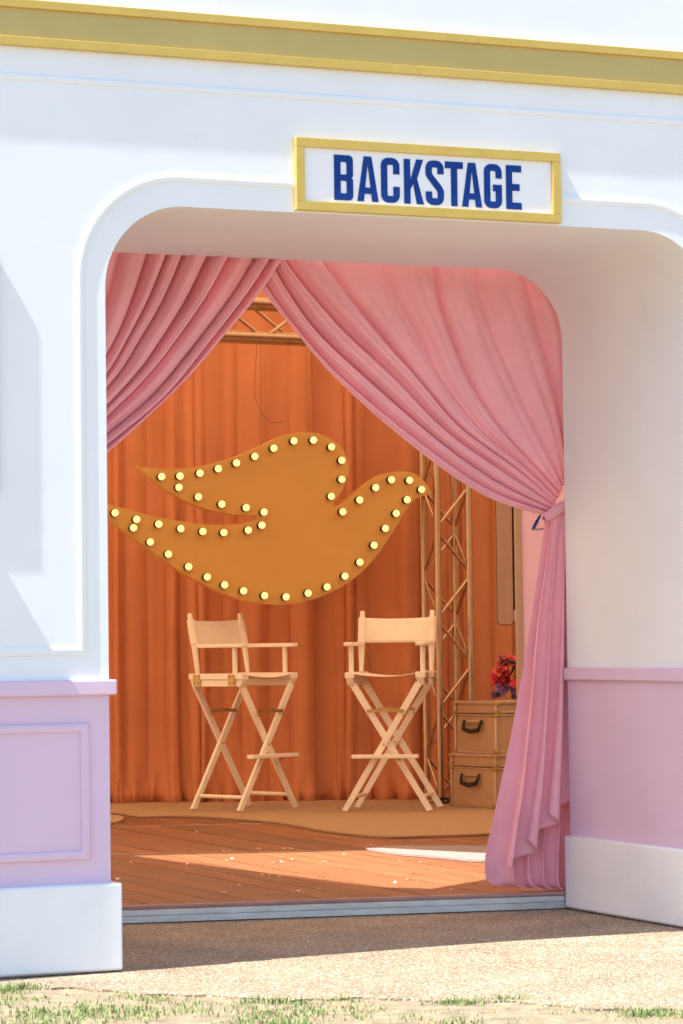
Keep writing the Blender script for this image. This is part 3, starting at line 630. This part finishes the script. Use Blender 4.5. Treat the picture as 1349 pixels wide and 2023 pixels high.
# ================================================================== director's chairs
def make_chair(label):
    e = thing('director_chair', label, 'chair', Matrix(), "tall folding director's chairs on the rug")
    B = lambda name, m_, mat_, bv=.003: build(name, m_, mat_, e, inv=False, bevel=bv)
    for yy in (-.200, .190):
        for sx in (-1, 1):
            lg = MB().bar((-.198 * sx, yy + .013 * sx, .745), (.250 * sx, yy + .013 * sx, .0), .022, .040)
            lg.v = [(x, y, max(z, 0.0)) for x, y, z in lg.v]
            B('leg', lg, 'cream')
        # brass folding brace
        br = MB().bar((-.110, yy - .026, .585), (.005, yy - .026, .592), .003, .020); br.bar((.0, yy - .030, .592), (.110, yy - .030, .585), .003, .020)
        B('brace', br, 'brass', 0)
        for bx, bz in ((-.012, .392), (.104, .562), (-.104, .562)): B('bolt', MB().lathe([(.006, 0), (.006, .004), (.003, .006)], 8, c=(bx, yy - .027, bz), ax=(0, -1, 0)), 'brass', 0)
    for sx in (-1, 1):
        rail = MB(); x0, x1 = (.180, .236) if sx > 0 else (-.236, -.180)
        rail.prism([(-.232, .775), (-.208, .735), (.195, .735), (.218, .775)], lambda y, z, x: (x, y, z), x0 + .008, x1 - .008)
        B('seat_rail', rail, 'cream')
        B('rail_cap', MB().box((x0, -.232, .7765), (x1, .220, .812)), 'cream')
        for yy in (-.145, .150):
            xo = x1 if sx > 0 else x0
            hg = MB().box((xo - .002 if sx > 0 else xo - .003, yy - .028, .742), (xo + .003 if sx > 0 else xo + .002, yy + .028, .808)); B('hinge', hg, 'brass', 0)
            for q in (-.016, .016):
                for zz in (.757, .794): B('screw', MB().lathe([(.0045, 0), (.004, .002)], 8, c=(xo + .003 * sx, yy + q, zz), ax=(sx, 0, 0)), 'black', 0)
        cx_ = .212 * sx
        B('arm_post', MB().tube([(cx_, -.150, .8125), (cx_, -.150, .964)], .0145, 10), 'cream', 0)
        B('back_post', MB().tube([(cx_, .165, .8125), (cx_, .185, .95), (cx_, .205, 1.05), (cx_, .222, 1.130), (cx_, .2235, 1.138), (cx_, .224, 1.142), (cx_, .2265, 1.156), (cx_, .229, 1.172)], [.0135, .019, .020, .019, .019, .0135, .0165, .0135], 12), 'cream', 0)
        ar = MB().prism([(cx_ - .03, -.225), (cx_ - .022, -.238), (cx_ + .022, -.238), (cx_ + .03, -.225), (cx_ + .028, .15), (cx_ - .028, .15)], lambda x, y, z: (x, y, z), .9645, .988)
        B('armrest', ar, 'cream', .005)
        B('stretcher', MB().tube([(.200 * sx, -.19, .085), (.200 * sx, .185, .085)], .0115, 10), 'cream', 0)
    s = np.linspace(-1, 1, 21)[:, None]; t = np.linspace(-1, 1, 9)[None, :]
    P = np.stack([s * .188 + 0 * t, -.008 + .215 * t + 0 * s, .805 - .022 * (1 - s ** 2) * (1 - .15 * t ** 2)], -1)
    build('seat_canvas', MB().grid(P), 'canvas', e, inv=False, smooth=180, solid=.004)
    zz = .983 + (t + 1) / 2 * .150
    P = np.stack([s * .212 + 0 * t, .168 + (zz - .95) * .20 + .026 + .020 * (1 - s ** 2) * (.7 + .3 * t) - .034 * np.clip((np.abs(s) - .93) / .07, 0, 1) * 0 - .024 * np.clip((np.abs(s) - .86) / .14, 0, 1) ** .5, zz - .008 * (1 - s ** 2) * np.clip(t, 0, 1)], -1)
    bk = build('back_canvas', MB().grid(P), 'canvas', e, inv=False, smooth=180, solid=.004)
    for sx in (-1, 1):                                      # canvas sleeves round the posts
        B('sleeve', MB().tube([(.212 * sx, .190, .985), (.212 * sx, .207, 1.06), (.212 * sx, .2215, 1.130)], .0245, 12), 'canvas', 0)
        build('stitching', MB().bar((.172 * sx, .186, .99), (.172 * sx, .213, 1.126), .0015, .002), 'cream', bk, inv=False)
    B('footrest', MB().box((-.195, -.275, .312), (.195, -.2235, .334)), 'cream')
    B('footrest_cleat', MB().box((.05, -.245, .296), (.09, -.2235, .3115)), 'brass', 0)
    return e
ch1 = make_chair("cream director's chair turned sideways, showing its brass hinged side rail")
ch2 = copy_tree(ch1); ch2['label'] = "cream director's chair facing the camera, beside the upright gold truss"
c1 = onz(482, 1603, FLOOR); c2 = onz(777, 1604, FLOOR)
RUGZ = FLOOR + .0135
ch1.location = (c1[0], c1[1], RUGZ); ch1.rotation_euler = (0, 0, R(47)); ch1.scale = (1.02,) * 3
ch2.location = (c2[0], c2[1], RUGZ); ch2.rotation_euler = (0, 0, R(-11)); ch2.scale = (1.02,) * 3

# ================================================================== rugs
def rug(label, pts, mname, hgt=.012, name='rug'):
    P = [onz(px, py, FLOOR) for px, py in pts]
    P2 = crom(np.array(P + [P[0]]), len(P) * 8)[:-1]
    P3 = [(p[0] + random.uniform(-.004, .004), p[1] + random.uniform(-.006, .006)) for p in P2]
    me = fill_mesh(name, [P3], hgt / 2 - .001); me.materials.clear(); me.materials.append(M[mname])
    o = bpy.data.objects.new(name, me); COL.objects.link(o); o.location = (0, 0, FLOOR + .0022 + hgt / 2)
    tag(o, label, 'rug', 'rugs on the stage'); return o
rug('large tan rug with a wavy edge under both chairs', [(150, 1612), (225, 1609), (275, 1616), (340, 1615), (409, 1617), (480, 1622), (556, 1629), (645, 1645), (751, 1656), (850, 1655), (962, 1651), (1050, 1640), (1090, 1610), (1000, 1583), (700, 1578), (300, 1578), (140, 1585)], 'rug')
rug('small beige rug corner showing beside the left jamb', [(120, 1622), (180, 1614), (225, 1614), (243, 1618), (240, 1624), (215, 1629), (150, 1632)], 'rug')
rug('pale pink rug half in sun beside the tied curtain', [(721, 1680), (790, 1676), (955, 1676), (1060, 1680), (1070, 1700), (960, 1705), (870, 1698), (780, 1690)], 'rugpale')

# ================================================================== flight cases, flowers, wall at the right
def flight_case(label, corner, yaw, a, b_, h):             # corner = near vertical edge; a runs back-left, b runs back-right
    e = thing('storage_case', label, 'case', at(corner), 'tan cases stacked by the truss')
    da = np.array([-math.cos(yaw), math.sin(yaw), 0]); db = np.array([math.sin(yaw), math.cos(yaw), 0]); c = np.array(corner)
    f = lambda x, y, z: c + da * x + db * y + Z * z
    lid = .245 * h
    build('body', MB().box((.004, .004, .004), (a - .004, b_ - .004, h - lid - .002), f), 'case', e, bevel=.003)
    build('lid', MB().box((.004, .004, h - lid + .002), (a - .004, b_ - .004, h - .003), f), 'case', e, bevel=.003)
    r_ = .009
    for x, y in ((0, 0), (a, 0), (0, b_), (a, b_)): build('corner_edge', MB().tube([f(x, y, .01), f(x, y, h - .01)], r_, 10), 'casemetal', e)
    for z_, rr in ((.008, .009), (h - lid - .008, .005), (h - lid + .008, .005), (h - .008, .010)):
        build('edge_trim', MB().box((-rr * .3, -rr * .6, z_ - rr), (a + rr * .3, rr * .4, z_ + rr), f), 'casemetal', e, bevel=.003)
        build('edge_trim', MB().box((-rr * .6, rr * .45, z_ - rr), (rr * .4, b_, z_ + rr), f), 'casemetal', e, bevel=.003)
    for x in (0, a):
        for z_ in (.0, h - lid - .02, h - lid + .003, h - .026): build('corner_plate', MB().box((x - .02, -.012, z_), (x + .02, .022, z_ + .024), f), 'brass', e, bevel=.004)
    hx, hz, hw = a * .52, h * .47, .085
    build('handle_mount', MB().box((hx - hw, -.014, hz + .035), (hx + hw, -.001, hz + .055), f), 'casemetal', e, bevel=.003)
    build('handle', MB().tube([f(x, y, z_) for x, y, z_ in ((hx - hw, -.014, hz + .05), (hx - hw, -.024, hz + .02), (hx - hw * .85, -.03, hz - .006), (hx, -.032, hz - .018), (hx + hw * .85, -.03, hz - .006), (hx + hw, -.024, hz + .02), (hx + hw, -.014, hz + .05))], [.009, .01, .013, .014, .013, .01, .009], 10), 'black', e)
    lt = build('latch', MB().box((-.010, b_ * .42, h - lid - .045), (-.001, b_ * .42 + .035, h - lid + .035), f), 'brass', e, bevel=.003)
    build('hasp', MB().tube([f(-.014, b_ * .42 + .018 + .014 * math.cos(a_), h - lid - .062 + .02 * math.sin(a_)) for a_ in np.linspace(0, 2 * math.pi, 14)], .003, 6), 'casemetal', lt)
    return e
k1 = onz(979, 1598, RUGZ)
flight_case('tan storage case on the rug, the lower of the stacked pair', (k1[0], k1[1], RUGZ), R(56), .44, .46, .325)
k2 = ony(979, 1400, k1[1] + .02)
flight_case('tan storage case carrying the flowers, upper of the stacked pair', (k2[0], k1[1] + .02, RUGZ + .3275), R(56), .41, .43, .315)
# flowers on the upper case
fc = ony(1022, 1380, 17.78); FZ = RUGZ + .3275 + .315
fl_ = thing('flower_arrangement', 'bunch of red, coral and purple flowers on the upper tan case', 'flowers', at((fc[0], 17.78, FZ)))
def bloom(seed, n_p, rad, layers):
    r_ = random.Random(seed); m_ = MB()
    for L in range(layers):
        for k in range(n_p):
            a = 2 * math.pi * (k + L * .5) / n_p + r_.uniform(-.25, .25); tilt = .25 + .95 * L / layers; l_ = rad * (1 - .45 * L / layers) * r_.uniform(.8, 1.15); w_ = l_ * .55
            ca, sa = math.cos(a), math.sin(a); pts = []
            for (q, ww) in ((.08, .25), (.45, 1.0), (.8, .95), (1.0, .35)):
                rr_ = l_ * q * math.cos(tilt * q); zz_ = l_ * q * math.sin(tilt) * (1 - .15 * q)
                for sgn in (-1, 0, 1): pts.append((ca * rr_ - sa * w_ * ww * sgn * .5, sa * rr_ + ca * w_ * ww * sgn * .5, zz_ + (abs(sgn) * .18 * w_ * ww) + r_.uniform(-.06, .06) * l_))
            m_.add(pts, [(i * 3 + j, i * 3 + j + 1, i * 3 + j + 4, i * 3 + j + 3) for i in range(3) for j in range(2)])
    return m_
protos = {}
def put_bloom(mn, p, size, seed):
    key = (mn, seed % 3)
    if key not in protos:
        o = build('bloom', bloom(seed, 6, 1.0, 4), mn, fl_, inv=False, smooth=60, recalc=False); protos[key] = o
    else:
        o = protos[key].copy(); COL.objects.link(o); o.parent = fl_
    d = Vector((p[0] * 1.0, -.12 + p[1], p[2] - .05)); 
    o.location = p; o.rotation_euler = d.to_track_quat('Z', 'Y').to_euler(); o.scale = (size,) * 3
rr = random.Random(4)
for k in range(64):
    a = rr.uniform(-.13, .14); h = rr.uniform(.02, .25)
    lim = .135 * (1 - (h / .29) ** 2) ** .5 if h < .28 else .02
    x = max(-lim, min(lim, a)); y = -rr.uniform(.0, .09) * (1 - (h / .3))
    mn = 'purple' if h < .085 else ('coral' if h > .17 else 'red')
    put_bloom(mn, (x + (rr.uniform(-.07, .0) if mn == 'purple' else 0), y, h), rr.uniform(.036, .058) if mn != 'purple' else rr.uniform(.022, .036), k)
for k in range(4):
    a0 = rr.uniform(0, 6.28); p0 = np.array([rr.uniform(-.06, .06), rr.uniform(-.05, .02), .12]); tip = p0 + np.array([math.cos(a0) * .09, -abs(math.sin(a0)) * .05, rr.uniform(.05, .17)])
    m_ = MB(); mid = (p0 + tip) / 2 + np.array([0, -.015, .01]); sd = np.array([.014, 0, .006])
    m_.add([p0, mid - sd, tip, mid + sd], [(0, 1, 2), (0, 2, 3)]); build('leaf', m_, 'leaf', fl_, inv=False, smooth=0, recalc=False)
sp0, sp1 = ony(1000, 1303, 17.7), ony(1022, 1312, 17.72)
m_ = MB()
for k in range(9):
    p = sp0 + (sp1 - sp0) * k / 8; m_.lathe([(.002, -.008), (.007, -.003), (.006, .004), (.002, .009)], 7, c=p)
m_.tube([sp0, sp1, (fc[0], 17.76, FZ + .1)], .002, 5)
build('berry_sprig', m_, 'black', fl_, smooth=60)
# partition wall with pink gloss face, tan end post
PY = 14.3
pa = ony(1021.5, 1300, PY); pb = ony(1034, 1300, PY)
pt = thing('partition_wall', 'glossy pink partition with navy script lettering behind the tied curtain', 'partition', at((pa[0], PY, FLOOR)))
build('end_post', MB().box((pa[0], PY, FLOOR + .001), (pb[0], PY + .10, 2.35)), 'tan', pt, bevel=.003)
build('face', MB().box((pb[0] + .001, PY + .012, FLOOR + .001), (pb[0] + 1.3, PY + .095, 2.35)), 'pinkgloss', pt, smooth=0)
lx = lambda px, py: tuple(ony(px, py, PY + .010))
st_ = [(1067.5, 1016), (1060, 1028), (1051, 1046), (1056, 1046), (1063, 1034), (1069, 1018)]
m_ = MB()
def flat(pts, out):
    P = [ony(px, py, PY + .0105) for px, py in out]; P2 = [p + np.array([0, -.003, 0]) for p in P]; k = len(P)
    pts.add(P + P2, [tuple(range(k)), tuple(range(k, 2 * k))[::-1]] + [(i, (i + 1) % k, k + (i + 1) % k, k + i) for i in range(k)])
flat(m_, [(1065, 1018), (1068, 1015), (1068.5, 1019), (1063, 1031), (1055.8, 1044.6), (1050.5, 1044.6), (1056, 1032)])
flat(m_, [(1050.3, 1044.8), (1063, 1045), (1069, 1044), (1084, 1043), (1084, 1044.2), (1069.5, 1045.8), (1060, 1046.2), (1050.3, 1046)])
flat(m_, [(1052, 1012.5), (1056, 1009), (1068, 1007), (1084, 1006.5), (1084, 1008), (1068, 1008.5), (1057, 1010.5), (1053.5, 1014)])
build('lettering', m_, 'navy', pt, smooth=0)
# wall-mounted screen beside the post
SY = 14.75
def sx(px, py): return ony(px, py, SY)
sc0, sc1 = sx(983.5, 1234), sx(1014, 1234); top = 2.05; rr_ = .02
scn = thing('wall_screen', 'narrow tan cased screen with rounded corners beside the partition post', 'screen', at((sc0[0], SY, sc0[2])))
w_ = sc1[0] - sc0[0]; h_ = top - sc0[2]
pl = arc(rr_, rr_, rr_, 180, 270, 6) + arc(w_ - rr_, rr_, rr_, 270, 360, 6) + arc(w_ - rr_, h_ - rr_, rr_, 0, 90, 6) + arc(rr_, h_ - rr_, rr_, 90, 180, 6)
build('cover', MB().prism(pl, lambda x, z, y: (x, y, z), -.012, 0.0), 'tan', scn, inv=False, bevel=.002)
pl2 = [(-.003 + x * (w_ + .006) / w_, -.003 + z * (h_ + .006) / h_) for x, z in pl]
build('backing', MB().prism(pl2, lambda x, z, y: (x, y, z), .001, .014), 'black', scn, inv=False)
bx0, bx1 = sx(1014.5, 1204), sx(1026, 1204)
build('display', MB().box((bx0[0], SY + .016, bx0[2]), (bx1[0], SY + .05, top)), 'black', scn, bevel=.002)
bk0, bk1 = sx(1016.5, 1226), sx(1026, 1205.5)
build('bracket', MB().box((bk0[0], SY + .016, bk0[2]), (bk1[0], SY + .04, bk1[2])), 'signwhite', scn, bevel=.002)
# dark cable coil on the floor behind the cases
cc = ony(884, 1570, 18.0)
co = thing('cable_coil', 'dark coiled cable on the floor between truss and lower case', 'cable', at((cc[0], 18.0, FLOOR + .02)))
m_ = MB(); pts = [(cc[0] + (.075 + .012 * math.sin(k * 1.7)) * math.cos(k * .42), 18.0 + .06 * math.sin(k * .42), FLOOR + .022 + .012 * (k % 37) / 37 + .01 * math.sin(k * .9)) for k in range(70)]
m_.tube(pts, .007, 6); build('wire', m_, 'black', co)
# ------------------------------------------------------------------ confetti petals on the deck
m_ = MB(); rr = random.Random(12)
for k in range(46):
    px, py = rr.uniform(225, 960), rr.choice([rr.gauss(1745, 14), rr.uniform(1640, 1775), rr.gauss(1695, 12)])
    if not 1630 < py < 1775: continue
    c = onz(px, py, FLOOR)
    for j in range(rr.choice([1, 1, 2, 4])):
        a = rr.uniform(0, 6.28); r_ = rr.uniform(.004, .014); d = np.array([math.cos(a), math.sin(a), 0]) * r_; s_ = np.array([-d[1], d[0], 0]) * .6; q = c + np.array([rr.gauss(0, .025), rr.gauss(0, .03), 0])
        if q[1] < lip(q[0]) + .05: continue
        q[2] = FLOOR + .003
        m_.add([q - d, q - s_ + Z * .004, q + d + Z * rr.uniform(.002, .01), q + s_ + Z * .003], [(0, 1, 2, 3)])
tag(build('petal_confetti', m_, 'petalpink', smooth=0, kind='stuff', recalc=False), 'pale pink confetti petals scattered over the deck boards', 'confetti')
